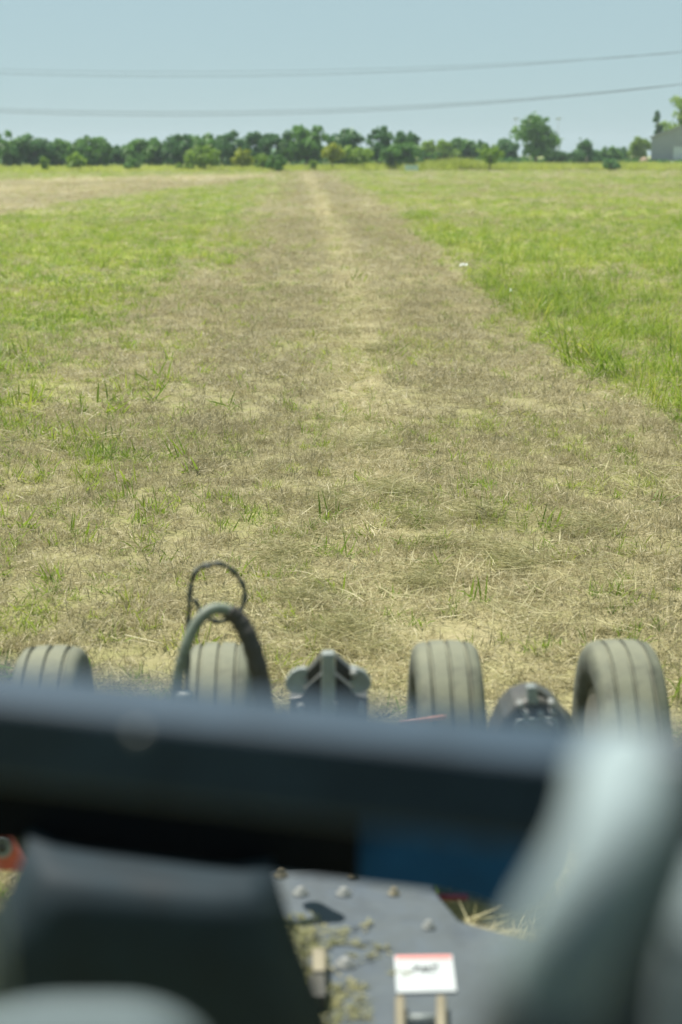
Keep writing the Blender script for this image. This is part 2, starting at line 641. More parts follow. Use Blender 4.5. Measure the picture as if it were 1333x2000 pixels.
C_thatch = proto_collection('dry_clump', [blades_mesh('dry_clump', M_dry, 70, 0.13, 0.025, 0.09, 0.0022, 0.0048, (R(25), R(88)), (-0.1, 0.35), 100 + i, 0, 1, lift=0.012) for i in range(5)])
C_short = proto_collection('short_tuft', [blades_mesh('short_tuft', M_green, 20, 0.05, 0.035, 0.11, 0.003, 0.007, (R(5), R(60)), (0.0, 0.5), 200 + i, 0, 0.75, dark=0.06) for i in range(5)])
C_tall = proto_collection('tall_tuft', [blades_mesh('tall_tuft', M_green, 34, 0.10, 0.14, 0.36, 0.003, 0.008, (R(3), R(42)), (0.05, 0.55), 300 + i, 0, 0.85, dark=0.08) for i in range(5)])
C_clip = proto_collection('clipping_heap', [blades_mesh('clipping_heap', M_clip, 46, 0.17, 0.06, 0.22, 0.002, 0.0045, (R(70), R(96)), (-0.12, 0.12), 400 + i, 0, 1, lift=0.035) for i in range(5)])
C_stem = proto_collection('dead_stem', [blades_mesh('dead_stem', M_dry, 7, 0.07, 0.06, 0.17, 0.002, 0.0035, (R(0), R(30)), (-0.1, 0.15), 500 + i, 0, 0.55) for i in range(4)])
C_weed = proto_collection('weed_clump', [blades_mesh('weed_clump', M_weed, 60, 0.8, 0.5, 1.25, 0.03, 0.08, (R(0), R(35)), (0.0, 0.4), 600 + i, 0, 1) for i in range(4)])


def pr_dry(x, y):
    g, s, b, m, st = zone(x, y)
    return np.clip(0.9 - 0.75 * g * sstep(10, 40, y) - 0.35 * g * sstep(40, 10, y), 0.08, 1)


def lush_dry(x, y):
    g, s, b, m, st = zone(x, y)
    return np.clip(0.52 + 0.55 * s - 0.32 * b + RNG.normal(0, 0.15, len(x)), 0, 1)


scatter('dry_grass', C_thatch, *fill(95, pr_dry, lush=lush_dry, hscale=lambda x, y, n: 0.85 + 0.3 * RNG.uniform(0, 1, n)), tilt=0.2)


def pr_short(x, y):
    g, s, b, m, st = zone(x, y)
    return np.clip(g * 1.2, 0.07, 1)


def lush_green(x, y):
    n = fbm(x * 0.25 + 7, y * 0.1, 81)
    m = fbm(x * 1.7 + 2, y * 0.9, 83)
    return np.clip(0.45 + 1.2 * (n - 0.5) + 1.5 * (m - 0.5) + RNG.normal(0, 0.22, len(x)), 0, 1)


scatter('short_grass', C_short, *fill(70, pr_short, lush=lush_green, hscale=lambda x, y, n: 0.8 + 0.5 * RNG.uniform(0, 1, n)), tilt=0.2)


def pr_tall(x, y):
    g, s, b, m, st = zone(x, y)
    r = sstep(-0.05, 0.5, x - XR(y)) * (0.16 + 0.6 * np.exp(-np.clip(x - XR(y), 0, 50) / (1.3 + 0.02 * y))) * np.clip(0.35 + 1.6 * (fbm(x * 1.1, y * 0.6, 33) - 0.3), 0.1, 1) * sstep(70, 16, y)
    l = (1 - m) * (x < 0) * (1 - st) * sstep(0.48, 0.66, fbm(x * 0.9, y * 0.5, 31)) * 0.5 * sstep(60, 16, y)
    return np.clip(np.maximum(r, l) * (g > 0.3), 0, 1)


def h_tall(x, y, n):
    right = (x > 0)
    return np.where(right, 0.95, 0.7) * (0.7 + 0.6 * RNG.uniform(0, 1, n))


scatter('tall_grass', C_tall, *fill(34, pr_tall, bands=BANDS[:4], lush=lush_green, hscale=h_tall), tilt=0.15)


C_broad = proto_collection('broad_tuft', [blades_mesh('broad_tuft', M_green, 13, 0.055, 0.05, 0.15, 0.007, 0.013, (R(10), R(65)), (0.0, 0.45), 800 + i, 0, 0.6) for i in range(5)])
C_arch = proto_collection('arching_tuft', [blades_mesh('arching_tuft', M_green, 26, 0.12, 0.28, 0.60, 0.006, 0.011, (R(3), R(35)), (0.2, 0.6), 850 + i, 0, 0.9, dark=0.1) for i in range(4)])


def pr_broad(x, y):
    g, s, b, m, st = zone(x, y)
    l = (1 - st) * sstep(0.2, -1.6, x) * sstep(60, 20, y) * sstep(0.46, 0.62, fbm(x * 1.3, y * 0.8, 131)) * np.clip(0.25 + g, 0, 1)
    r = g * 0.25 * sstep(0.45, 0.6, fbm(x * 1.2, y * 0.7, 133)) * (x > 0)
    return np.clip(np.maximum(l, r) + 0.04 * sstep(14, 6, y), 0, 1)


scatter('broad_grass_tufts', C_broad, *fill(26, pr_broad, bands=BANDS[:3], lush=lush_green, hscale=lambda x, y, n: 0.7 + 0.7 * RNG.uniform(0, 1, n)), tilt=0.2)


def pr_arch(x, y):
    u = x - XR(y)
    return 0.75 * sstep(0.0, 0.3, u) * np.exp(-np.clip(u, 0, 9) / 0.9) * sstep(24, 12, y) * sstep(0.34, 0.68, fbm(x * 1.3, y * 0.7, 141))


scatter('arching_grass', C_arch, *fill(14, pr_arch, bands=BANDS[:2], lush=lambda x, y: np.clip(lush_green(x, y) + 0.25, 0, 1)), tilt=0.2)


def pr_clip(x, y):
    g, s, b, m, st = zone(x, y)
    heap = sstep(0.60, 0.74, fbm(x * 1.1 + 3, y * 0.9 + 5, 91)) * sstep(16, 9, y)
    return np.clip((s * 0.75 + heap * 0.5 * m) * (m > 0.25), 0.02 * (y < 14), 1)


scatter('cut_grass_clippings', C_clip, *fill(34, pr_clip, bands=BANDS[:3], hscale=lambda x, y, n: 0.7 + 1.2 * RNG.uniform(0, 1, n) ** 2), tilt=0.1)


def pr_stem(x, y):
    g, s, b, m, st = zone(x, y)
    return np.clip(0.15 + 0.5 * b + 0.3 * sstep(0, -2.5, x), 0, 1) * (1 - 0.6 * s)


scatter('dead_stems', C_stem, *fill(16, pr_stem, bands=BANDS[:3]), tilt=0.25)


def heap_mesh(seed):
    me = blades_mesh('hay_heap', M_clip, 120, 0.17, 0.05, 0.17, 0.002, 0.0042, (R(74), R(104)), (-0.15, 0.15), seed)
    r = np.random.default_rng(seed)
    co = np.empty(len(me.vertices) * 3, np.float32)
    me.vertices.foreach_get('co', co)
    co = co.reshape(-1, 7, 3)
    d = np.hypot(co[:, 0, 0], co[:, 0, 1]) / 0.17
    co[:, :, 2] += (np.clip(1 - d ** 1.5, 0, 1) * r.uniform(0.1, 1, len(co)) * 0.085)[:, None]
    me.vertices.foreach_set('co', co.ravel())
    return me


C_heap = proto_collection('hay_heap', [heap_mesh(950 + i) for i in range(4)])

# raked heaps of clippings left by the mower
HP, HS = [], []
for px, py, wpx in [(640, 990, 90), (800, 1015, 90), (870, 1075, 120), (1150, 1045, 110), (790, 965, 90), (700, 655, 70), (740, 690, 50), (1010, 1095, 90), (560, 1090, 70), (820, 1140, 80), (690, 1250, 90), (590, 1180, 60), (960, 1010, 60), (730, 880, 80)]:
    c0 = at_z(px, py)
    sx = wpx / F_PX * c0.y * 0.5
    for k in range(9):
        x = c0.x + RNG.normal(0, sx * 0.75); y = c0.y + RNG.normal(0, sx * 1.3)
        HP.append((x, y, float(ground_z(x, y)) + abs(RNG.normal(0, 0.012))))
        s = RNG.uniform(0.4, 1.0)
        HS.append((s, s, RNG.uniform(0.8, 1.5)))
scatter('raked_clipping_heaps', C_heap, np.array(HP), np.array(HS), RNG.uniform(0, 0.3, len(HP)), tilt=0.06)

# weeds along the far edge of the field
n = 5200
y = RNG.uniform(190, 262, n)
x = RNG.uniform(-0.25, 0.27, n) * y
edge = 201 + 10 * (fbm(x * 0.05, x * 0 + 3, 5) - 0.5) + np.where(x < -8, -9, 0) * sstep(-4, -30, x) + 21 * sstep(2, 12, x)
hump = np.exp(-((x - at_z(885, 328).x * y / at_z(885, 328).y) / (0.018 * y)) ** 2)
keep = y > edge
x, y, hump = x[keep], y[keep], hump[keep]
hs = (0.36 + 0.5 * fbm(x * 0.12, y * 0.08, 55)) * RNG.uniform(0.55, 1.1, len(x)) * np.where(x < 6, 1.0, 1.55) * (1 + 0.6 * hump)
scatter('tall_weeds', C_weed, np.stack([x, y, x * 0 - 0.02], 1), np.stack([x * 0 + 1.25, x * 0 + 1.25, hs], 1), fbm(x * 0.06, y * 0.05, 19) * 1.2 - 0.1)


# ------------------------------------------------------------------ trees
def crown_mesh(name, mat, rx, rz, z0, seed, kind='round', nleaf=2600, size=0.34):
    """leaf-sized faces in clumps over an uneven crown; crown base z0, half width rx, height 2*rz"""
    r = np.random.default_rng(seed)
    nl = {'round': 42, 'wide': 48, 'tall': 38, 'airy': 34, 'cone': 34, 'column': 20, 'bush': 22}[kind]
    C, Rr = [], []
    for k in range(nl):
        for _ in range(50):
            u = r.uniform(-1, 1, 3)
            if np.linalg.norm(u) > 1 or np.linalg.norm(u) < 0.35: continue
            t = (u[2] + 1) / 2
            if kind == 'cone':
                lim = 1.05 - t
            elif kind in ('wide', 'bush'):
                lim = math.sqrt(max(0, 1 - t ** 2)) + 0.08
            else:
                lim = math.sqrt(max(0, 1 - (abs(2 * t - 0.9)) ** 2.2)) * (0.9 + 0.1 * t) + 0.12
            if math.hypot(u[0], u[1]) <= lim: break
        C.append((u[0] * rx * 0.8, u[1] * rx * 0.8, z0 + rz + u[2] * rz * 0.86))
        Rr.append(r.uniform(0.16, 0.5) * min(rx, rz) * (0.8 if kind in ('airy', 'column') else 1.0) * (1.0 - 0.35 * max(u[2], 0)))
    C = np.array(C); Rr = np.array(Rr)
    which = r.choice(nl, nleaf, p=Rr ** 2 / np.sum(Rr ** 2))
    d = r.normal(0, 1, (nleaf, 3)); d /= np.linalg.norm(d, axis=1)[:, None]
    d[:, 2] = np.where(d[:, 2] < -0.4, -d[:, 2] * 0.6, d[:, 2])
    rad = Rr[which] * (0.55 + 0.5 * r.uniform(0, 1, nleaf) ** 0.6) * (1 + 0.25 * r.normal(0, 1, nleaf) * (r.uniform(0, 1, nleaf) < 0.18))
    P = C[which] + d * rad[:, None]
    P[:, 2] = np.maximum(P[:, 2], 0.05)
    nrm = d + r.normal(0, 0.55, (nleaf, 3)); nrm /= np.linalg.norm(nrm, axis=1)[:, None]
    a = np.cross(nrm, r.normal(0, 1, (nleaf, 3))); a /= np.linalg.norm(a, axis=1)[:, None]
    b = np.cross(nrm, a)
    s = size * r.uniform(0.5, 1.25, nleaf)[:, None]
    V = np.stack([P - a * s * 0.9, P - b * s * 0.55, P + a * s * 0.9, P + b * s * 0.55], 1).reshape(-1, 3)
    Fc = np.arange(nleaf * 4).reshape(-1, 4)
    me = bpy.data.meshes.new(name)
    me.from_pydata(V.tolist(), [], Fc.tolist())
    lob = r.uniform(0, 0.55, nl)
    T = np.repeat(np.clip(lob[which] + r.uniform(0, 0.45, nleaf), 0, 1), 4)
    me.attributes.new('tint', 'FLOAT', 'POINT').data.foreach_set('value', T.astype(np.float32))
    me.materials.append(mat)
    return me, C


def tree(name, label, cat, px, ytop, wpx, d, mat, kind='round', base=0.12, nleaf=2600, seed=0, group=None, size=0.34, stems=1):
    g0 = at_y(px, 310, d)
    x = g0.x
    h = at_y(px, ytop - 3, d).z * 1.04
    rx = wpx / F_PX * d * 0.5 * (1.24 if wpx > 30 else 1.1)
    root = empty(name, (x, d, 0))
    tag(root, label, cat, group)
    z0 = h * base
    me, C = crown_mesh('crown', mat, rx, (h - z0) / 2, z0, seed, kind, nleaf, size)
    cr = bpy.data.objects.new('crown', me); cr.parent = root; COL.objects.link(cr)
    bm = bmesh.new()
    r = random.Random(seed)
    tr = max(0.06, 0.028 * h)
    top = Vector((r.uniform(-0.1, 0.1) * rx, 0, z0 + (h - z0) * 0.7))
    for s in range(stems):
        o = Vector(((s - (stems - 1) / 2) * tr * 2.5, 0, -0.15))
        path = smooth_path([o, o * 1.2 + Vector((r.uniform(-.1, .1), 0.05, h * 0.25)), o + top * 0.6 + Vector((r.uniform(-.15, .15), 0, 0)), top + o * 2], 4)
        add_tube(bm, path, lambda t: tr * (1 - 0.8 * t), 8)
        for k in range(7 if stems == 1 else 4):
            c = C[r.randrange(len(C))]
            a = path[r.randrange(3, len(path) - 2)]
            e = Vector(c)
            m = a.lerp(e, 0.5) + Vector((0, 0, 0.08 * h))
            add_tube(bm, smooth_path([a, m, e], 3), lambda t: tr * 0.42 * (1 - 0.75 * t), 6)
    t = link('trunk', mesh_of(bm, 'trunk'), M_bark, None, True)
    t.parent = root
    t.location = (0, 0, 0)
    return root


LINE = 'trees along the far edge of the field'
D, MI, LI, YE = M_leaf_dark, M_leaf_mid, M_leaf_light, M_leaf_yellow
TREES = [
    # px, top, width, dist, mat, kind, base, label
    (14, 258, 100, 330, MI, 'round', 0.05, 'broad dense green tree at the left end of the far treeline'),
    (66, 266, 70, 322, D, 'round', 0.05, 'dark tree beside the broad tree ending the treeline, behind a slim bush'),
    (120, 275, 68, 330, MI, 'wide', 0.05, 'low spreading tree behind and between the two slim bushes'),
    (182, 270, 76, 318, MI, 'round', 0.04, 'rounded wide tree standing right behind the leaning pale bush'),
    (232, 285, 60, 345, D, 'wide', 0.05, 'lowest tree in the dip of the left treeline skyline'),
    (282, 272, 92, 326, MI, 'wide', 0.04, 'wide low tree rising behind the scrubby olive bush'),
    (346, 264, 62, 322, D, 'round', 0.04, 'domed dark tree just left behind the rounded bright bush'),
    (398, 265, 66, 330, MI, 'round', 0.04, 'green tree standing directly behind the rounded bright bush'),
    (452, 260, 78, 325, D, 'airy', 0.05, 'ragged tree with sky gaps behind the small feathery tree'),
    (500, 259, 48, 335, D, 'round', 0.05, 'dark pointed tree between the ragged gappy tree and the tallest dense clump'),
    (543, 254, 66, 322, D, 'airy', 0.04, 'gappy dark tree rising behind the low double bush'),
    (598, 250, 80, 320, MI, 'round', 0.04, 'large dense tree just left of the gap above the yellow bush'),
    (674, 256, 64, 330, D, 'round', 0.08, 'compact rounded dark tree above the yellow and the pale small trees'),
    (741, 248, 44, 325, D, 'tall', 0.05, 'tall narrow dark tree standing alone above the treeline'),
    (796, 256, 46, 335, D, 'airy', 0.25, 'thin open topped tree leaning right behind a round green shrub'),
    (781, 279, 76, 310, MI, 'wide', 0.02, 'round dome shaped green shrub under the thin open topped tree'),
    (856, 278, 74, 330, LI, 'wide', 0.03, 'light green low tree behind the weedy mound'),
    (908, 274, 56, 345, MI, 'round', 0.03, 'middling green tree left behind the small tree with visible trunk'),
    (936, 277, 34, 350, D, 'round', 0.05, 'slight dark tree peeking over the small tree with visible trunk'),
    (992, 273, 42, 335, D, 'round', 0.05, 'small dark tree at the left foot of the tall lone tree'),
    (1047, 226, 72, 300, MI, 'round', 0.06, 'tall lone broad crowned tree dominating the right skyline'),
    (1086, 295, 42, 310, D, 'wide', 0.03, 'low dark shrub at the right foot of the tall lone tree'),
    (1146, 265, 46, 320, D, 'cone', 0.06, 'cone shaped dark tree right of the open sky gap'),
    (1146, 296, 78, 325, D, 'wide', 0.02, 'low dark thicket around the base of the cone shaped tree'),
    (1186, 290, 48, 340, MI, 'wide', 0.03, 'low green tree right of the cone shaped tree'),
    (1212, 292, 36, 420, D, 'wide', 0.03, 'distant hazy blue green tree low on the right skyline'),
    (1250, 268, 36, 312, LI, 'round', 0.03, 'light green tree at the left corner of the grey shed'),
    (1283, 219, 18, 305, D, 'column', 0.45, 'thin tall stalk like tree rising just above the shed corner'),
    (1326, 184, 66, 318, LI, 'round', 0.2, 'tall bright green tree rising behind the grey shed roof'),
]
for i, (px, yt, wp, d, mt, kd, bs, lb) in enumerate(TREES):
    d = (226 if px < 820 else 272) + (d - 300) * 0.4 if px < 1240 else d
    tree('tree', lb, 'tree', px, yt, wp, d, mt, kd, bs, 4200 if wp > 50 else 2600, 900 + i, LINE, 0.34 if kd != 'airy' else 0.28)
BUSH = 'bushes in front of the treeline'
BUSHES = [
    (88, 307, 17, 197, LI, 'column', 0.0, 'slim upright bush, first from the left on the weedy edge', 1, 500),
    (149, 300, 32, 200, LI, 'tall', 0.0, 'leaning pale topped bush, second from the left on the weedy edge', 2, 700),
    (262, 314, 40, 204, MI, 'bush', 0.0, 'scrubby low olive bush in the weeds before the left treeline', 2, 700),
    (398, 289, 58, 208, LI, 'round', 0.02, 'rounded bright green bush with dark underside', 2, 1500),
    (362, 313, 36, 207, LI, 'bush', 0.0, 'low bush spreading from the left side of the rounded bright bush', 2, 600),
    (474, 291, 42, 210, YE, 'airy', 0.05, 'small feathery yellow green tree left of the low double bush', 1, 800),
    (515, 302, 42, 208, LI, 'bush', 0.0, 'left half of the low double bush beside the mown track end', 2, 800),
    (540, 306, 36, 202, MI, 'bush', 0.0, 'right half of the low double bush beside the mown track end', 2, 800),
    (611, 312, 15, 206, LI, 'column', 0.0, 'tiny upright bush right above the end of the mown track', 1, 300),
    (650, 284, 34, 212, YE, 'round', 0.25, 'yellow leaved small tree with a short trunk', 1, 1100),
    (696, 286, 60, 214, LI, 'wide', 0.2, 'pale green spreading small tree beside the yellow one', 1, 1300),
    (957, 287, 46, 214, LI, 'round', 0.22, 'small olive green tree with visible trunk right of the weedy mound', 1, 1000),
    (1193, 311, 32, 212, D, 'bush', 0.0, 'low dark bush in the weeds left of the grey shed', 2, 500),
]
for i, (px, yt, wp, d, mt, kd, bs, lb, stm, nl) in enumerate(BUSHES):
    tree('bush' if bs < 0.05 else 'small_tree', lb, 'bush' if bs < 0.05 else 'tree', px, yt, wp, d, mt, kd, bs, nl, 1500 + i, BUSH, 0.24, stm)

# the wood behind the treeline reads as one mass
r = np.random.default_rng(5)
n = 14000
X = r.uniform(-95, 110, n)
hgt = 1.6 + 2.6 * fbm(X * 0.12, X * 0 + 1, 77)
hgt = np.where(X > 22, hgt * 0.42, hgt)
Z = hgt * r.uniform(0, 1, n) ** 0.8
Y = 285 + r.normal(0, 2.5, n)
P = np.stack([X, Y, Z], 1)
a = r.normal(0, 1, (n, 3)); a /= np.linalg.norm(a, axis=1)[:, None]
b = np.cross(a, r.normal(0, 1, (n, 3))); b /= np.linalg.norm(b, axis=1)[:, None]
s = 0.5 * r.uniform(0.6, 1.3, n)[:, None]
V = np.stack([P - a * s, P - b * s * .6, P + a * s, P + b * s * .6], 1).reshape(-1, 3)
me = bpy.data.meshes.new('distant_wood')
me.from_pydata(V.tolist(), [], np.arange(n * 4).reshape(-1, 4).tolist())
me.attributes.new('tint', 'FLOAT', 'POINT').data.foreach_set('value', np.repeat(r.uniform(0, 1, n), 4).astype(np.float32))
tag(link('distant_wood', me, M_leaf_dark), 'distant wood filling in behind the treeline', 'wood', kind='stuff')


# ------------------------------------------------------------------ shed
M_door = paint('door_white', (0.72, 0.74, 0.74), 0.5, scale=2, var=0.06)


def shed():
    d = 287.0
    x0 = at_y(1271, 320, d).x
    wdt, dep, eave, ridge = 13.6, 16.0, at_y(1271, 268, d).z, at_y(1351, 239, d).z
    x1 = x0 + wdt
    xm = (x0 + x1) / 2
    root = empty('shed', (x0, d, 0))
    tag(root, 'grey metal gabled shed with white roll up door behind the field', 'shed')
    Mw = Mat('shed_metal')
    wv = Mw.n('ShaderNodeTexWave')
    wv.inputs['Scale'].default_value = 1.1
    Mw.l(Mw.obj(), wv.inputs['Vector'])
    nn = Mw.noise(0.7, 5, 0.6, Mw.obj())
    cc = Mw.mix(nn, (0.31, 0.325, 0.345), (0.38, 0.39, 0.40))
    Mw.l(cc, Mw.b.inputs['Base Color'])
    Mw.b.inputs['Roughness'].default_value = 0.5
    Mw.bump(wv.outputs[0], 0.4, 0.05)
    bm = bmesh.new()
    f = [Vector((x0, d, 0)), Vector((x1, d, 0)), Vector((x1, d, eave)), Vector((xm, d, ridge)), Vector((x0, d, eave))]
    add_prism(bm, f, [p + Vector((0, dep, 0)) for p in f])
    put('wall', bm, Mw.m, root)
    # roof panels and ribs
    rf = paint('shed_roof', (0.40, 0.42, 0.42), 0.4, scale=1)
    for sgn in (-1, 1):
        xe = x0 if sgn < 0 else x1
        dirv = Vector((xe - xm, 0, eave - ridge)).normalized()
        nrm = Vector((-dirv.z * sgn, 0, dirv.x * sgn))
        a = Vector((xm, d - 0.35, ridge)) + nrm * 0.03
        e = Vector((xe, d - 0.35, eave)) + dirv * 0.35 + nrm * 0.03
        bm = bmesh.new()
        q = [a, e, e + nrm * 0.09, a + nrm * 0.09]
        add_prism(bm, q, [p + Vector((0, dep + 0.7, 0)) for p in q])
        o = put('roof', bm, rf, root)
        for k in range(12):
            bm = bmesh.new()
            yy = 0.2 + k * dep / 11.5
            q2 = [a + nrm * 0.093, e + nrm * 0.093, e + nrm * 0.15, a + nrm * 0.15]
            add_prism(bm, [p + Vector((0, yy, 0)) for p in q2], [p + Vector((0, yy + 0.1, 0)) for p in q2])
            put('roof_rib', bm, rf, o)
    # corner and rake trim
    bm = bmesh.new()
    add_box(bm, (x0 + 0.1, d - 0.03, eave / 2), (0.24, 0.05, eave))
    put('corner_trim', bm, rf, root)
    bm = bmesh.new()
    add_box(bm, (x1 - 0.1, d - 0.03, eave / 2), (0.24, 0.05, eave))
    put('corner_trim', bm, rf, root)
    # roll up door in its frame
    xa, xb, zt = at_y(1315, 300, d).x, at_y(1388, 300, d).x, at_y(1320, 287, d).z
    bm = bmesh.new()
    for cx_ in (xa - 0.12, xb + 0.12):
        add_box(bm, (cx_, d - 0.06, zt / 2), (0.24, 0.11, zt))
    add_box(bm, ((xa + xb) / 2, d - 0.06, zt + 0.13), (xb - xa + 0.48, 0.11, 0.26))
    put('door_frame', bm, rf, root)
    dr = empty('roll_up_door', (0, 0, 0)); dr.parent = root; dr.location = (0, 0, 0)
    k = 7
    for i in range(k):
        bm = bmesh.new()
        add_box(bm, ((xa + xb) / 2, d - 0.04, (i + 0.5) * zt / k), (xb - xa, 0.06, zt / k - 0.03))
        put('door_panel', bm, M_door, dr)
    root.rotation_euler.z = R(-13)


shed()

# things round the shed and along the far edge
d = 282
bm = bmesh.new()
c0 = at_y(1258, 320, d)
rr_ = random.Random(3)
bmesh.ops.create_icosphere(bm, subdivisions=3, radius=1.0, matrix=Matrix.Translation((c0.x, d, 0.3)) @ Matrix.Diagonal((0.85, 0.8, 1.25, 1)))
for v in bm.verts:
    v.co += Vector((rr_.uniform(-.1, .1), rr_.uniform(-.1, .1), rr_.uniform(-.08, .08)))
tag(put('dirt_pile', bm, paint('dirt', (0.40, 0.29, 0.21), 0.95, scale=3), None, True), 'small heap of pinkish dirt at the left corner of the shed', 'dirt pile')

p0 = at_z(1146, 331)
d = p0.y
root = empty('fence_post', (p0.x, d, 0))
tag(root, 'single dark wooden post standing in the weeds below the cone shaped tree', 'post')
bm = bmesh.new()
hp = at_y(1146, 307, d).z
add_tube(bm, [Vector((p0.x, d, -0.1)), Vector((p0.x, d, hp * .5)), Vector((p0.x + .02, d, hp))], lambda t: 0.13 - 0.02 * t, 10)
put('post_shaft', bm, M_wood, root, True)
bm = bmesh.new()
add_lathe(bm, [(0, 0.125), (0.05, 0.12), (0.09, 0.03)], (p0.x + .02, d, hp + 0.003), 'z', 10)
put('post_cap', bm, M_wood, root, True)

for px, lb in ((1008, 'thin pale floodlight mast left of the tall lone tree'), (1091, 'thin pale floodlight mast right of the tall lone tree')):
    d = 460
    a = at_y(px, 232, d)
    root = empty('light_mast', (a.x, d, 0))
    tag(root, lb, 'light mast', 'floodlight masts beyond the treeline')
    mm = paint('galvanised', (0.42, 0.46, 0.5), 0.5, scale=3)
    bm = bmesh.new()
    add_tube(bm, [Vector((a.x, d, 0)), Vector((a.x, d, a.z * .5)), Vector((a.x, d, a.z))], lambda t: 0.15 - 0.06 * t, 8)
    put('mast', bm, mm, root, True)
    bm = bmesh.new()
    add_box(bm, (a.x, d, a.z - 0.1), (1.5, 0.12, 0.12))
    put('crossarm', bm, mm, root)
    for k in (-0.5, 0.0, 0.5):
        bm = bmesh.new()
        add_box(bm, (a.x + k, d - 0.15, a.z + 0.12), (0.4, 0.3, 0.3), Matrix.Rotation(R(-25), 3, 'X'))
        put('floodlight', bm, mm, root, bevel=0.03)

# small pale trough between the mound and the round shrub
a = at_z(803, 334)
root = empty('water_trough', (a.x, a.y, 0))
tag(root, 'pale teal trough half hidden in weeds left of the mound', 'trough')
tm = paint('trough_paint', (0.45, 0.58, 0.58), 0.5, scale=2)
bm = bmesh.new()
wd_, dp_, ht_ = 1.6, 0.8, 0.75
for c_, s_ in (((0, -dp_ / 2, ht_ / 2), (wd_, 0.06, ht_)), ((0, dp_ / 2, ht_ / 2), (wd_, 0.06, ht_)), ((-wd_ / 2 + .03, 0, ht_ / 2), (0.06, dp_ - .066, ht_)), ((wd_ / 2 - .03, 0, ht_ / 2), (0.06, dp_ - .066, ht_)), ((0, 0, 0.12), (wd_ - .13, dp_ - .066, 0.06))):
    add_box(bm, (a.x + c_[0], a.y - 1.5 + c_[1], c_[2]), s_)
put('basin', bm, tm, root)
bm = bmesh.new()
for sx in (-1, 1):
    add_box(bm, (a.x + sx * (wd_ / 2 + 0.03), a.y - 1.5, ht_ - 0.03), (0.05, dp_ + 0.12, 0.07))
for sy in (-1, 1):
    add_box(bm, (a.x, a.y - 1.5 + sy * (dp_ / 2 + 0.055), ht_ - 0.03), (wd_, 0.05, 0.07))
put('rim', bm, tm, root)

# ------------------------------------------------------------------ power lines on their poles
WIRE_Y = 175.0
VX = at_y(330, 220, WIRE_Y).x
span = 62.0
levels = [(218.0, 52.0), (226.5, 60.0), (222.0, 56.5), (139.5, 36.5), (150.0, 49.0), (145.0, 43.0)]
hts = []
for i, (y0, rise) in enumerate(levels):
    z0 = at_y(300, y0, WIRE_Y).z
    xr_ = at_y(1333, 300, WIRE_Y).x
    k = (rise / F_PX * WIRE_Y) / (xr_ - VX) ** 2
    off = (0, 0.9, 1.8)[i % 3]
    yy = WIRE_Y + off
    pts = [Vector((VX + u, yy, z0 + k * u * u)) for u in np.linspace(-span, span, 60)]
    hts.append((i, z0 + k * span ** 2, yy))
    bm = bmesh.new()
    add_tube(bm, pts, 0.017 if i < 3 else 0.012, 6)
    lb = ['lower front power line wire of the bottom set', 'lowest sagging power line wire over the field', 'middle power line wire of the bottom set',
          'highest power line wire crossing the sky', 'lower wire of the top power line set', 'middle wire of the top power line set'][i]
    tag(put('power_line_wire', bm, M_wire), lb, 'wire', 'power lines crossing the sky')
for sgn, lb in ((-1, 'wooden utility pole holding the left ends of the wires'), (1, 'wooden utility pole holding the right ends of the wires')):
    xx = VX + sgn * span
    root = empty('utility_pole', (xx, WIRE_Y + 0.9, 0))
    tag(root, lb, 'utility pole', 'utility poles of the power line')
    top = max(h for _, h, _ in hts) + 0.5
    bm = bmesh.new()
    add_tube(bm, [Vector((xx, WIRE_Y + 1.12, -0.3)), Vector((xx, WIRE_Y + 1.12, top / 2)), Vector((xx, WIRE_Y + 1.12, top))], lambda t: 0.17 - 0.05 * t, 10)
    put('pole', bm, M_wood, root, True)
    for grp in (hts[:3], hts[3:]):
        zc = min(h for _, h, _ in grp) - 0.22
        bm = bmesh.new()
        add_box(bm, (xx, WIRE_Y + 0.9, zc), (0.12, 2.4, 0.12))
        arm = put('crossarm', bm, M_wood, root)
        for _, h, yy in grp:
            bm = bmesh.new()
            add_lathe(bm, [(zc + 0.062, 0.05), (zc + 0.1, 0.07), (h - 0.03, 0.05)], (xx, yy, 0), 'z', 8)
            put('insulator', bm, M_grey, arm, True)


# ------------------------------------------------------------------ litter on the grass
def crumple(px, py, sx, name, label, cat, seed):
    c = at_z(px, py)
    r = random.Random(seed)
    bm = bmesh.new()
    bmesh.ops.create_grid(bm, x_segments=9, y_segments=9, size=sx)
    for v in bm.verts:
        q = v.co / sx
        v.co.z = 0.02 + 0.055 * (1 - 0.7 * q.length) * (1 + r.uniform(-0.6, 0.6))
        v.co.x += r.uniform(-.12, .12) * sx
        v.co.y += r.uniform(-.12, .12) * sx
    bmesh.ops.translate(bm, verts=bm.verts, vec=(c.x, c.y, 0.02))
    o = put(name, bm, M_litter, None, True)
    s = o.modifiers.new('solid', 'SOLIDIFY'); s.thickness = 0.002
    tag(o, label, cat)
    return o


crumple(907, 524, 0.085, 'plastic_bag', 'crumpled pale plastic bag lying at the edge of the mown strip', 'litter', 1)
crumple(998, 576, 0.03, 'paper_scrap', 'small white paper scrap in the grass right of the pale bag', 'litter', 2)


# ------------------------------------------------------------------ the mower
DECK_Z = 0.38
mower = empty('rotary_mower', (at_z(640, 1900, 0).x, 3.9, 0))
tag(mower, 'dark grey tow behind rotary mower with four ribbed rubber wheels', 'mower')
# deck plate
dk = [(478, 1690), (845, 1690), (848, 1737), (898, 1797), (1032, 1834), (1500, 1872), (1700, 2400), (420, 2400)]
bm = bmesh.new()
topp = [at_z(a, b, DECK_Z) for a, b in dk]
add_prism(bm, topp, [q - Vector((0, 0, 0.035)) for q in topp])
deck = put('deck', bm, M_deck, mower, bevel=0.008)
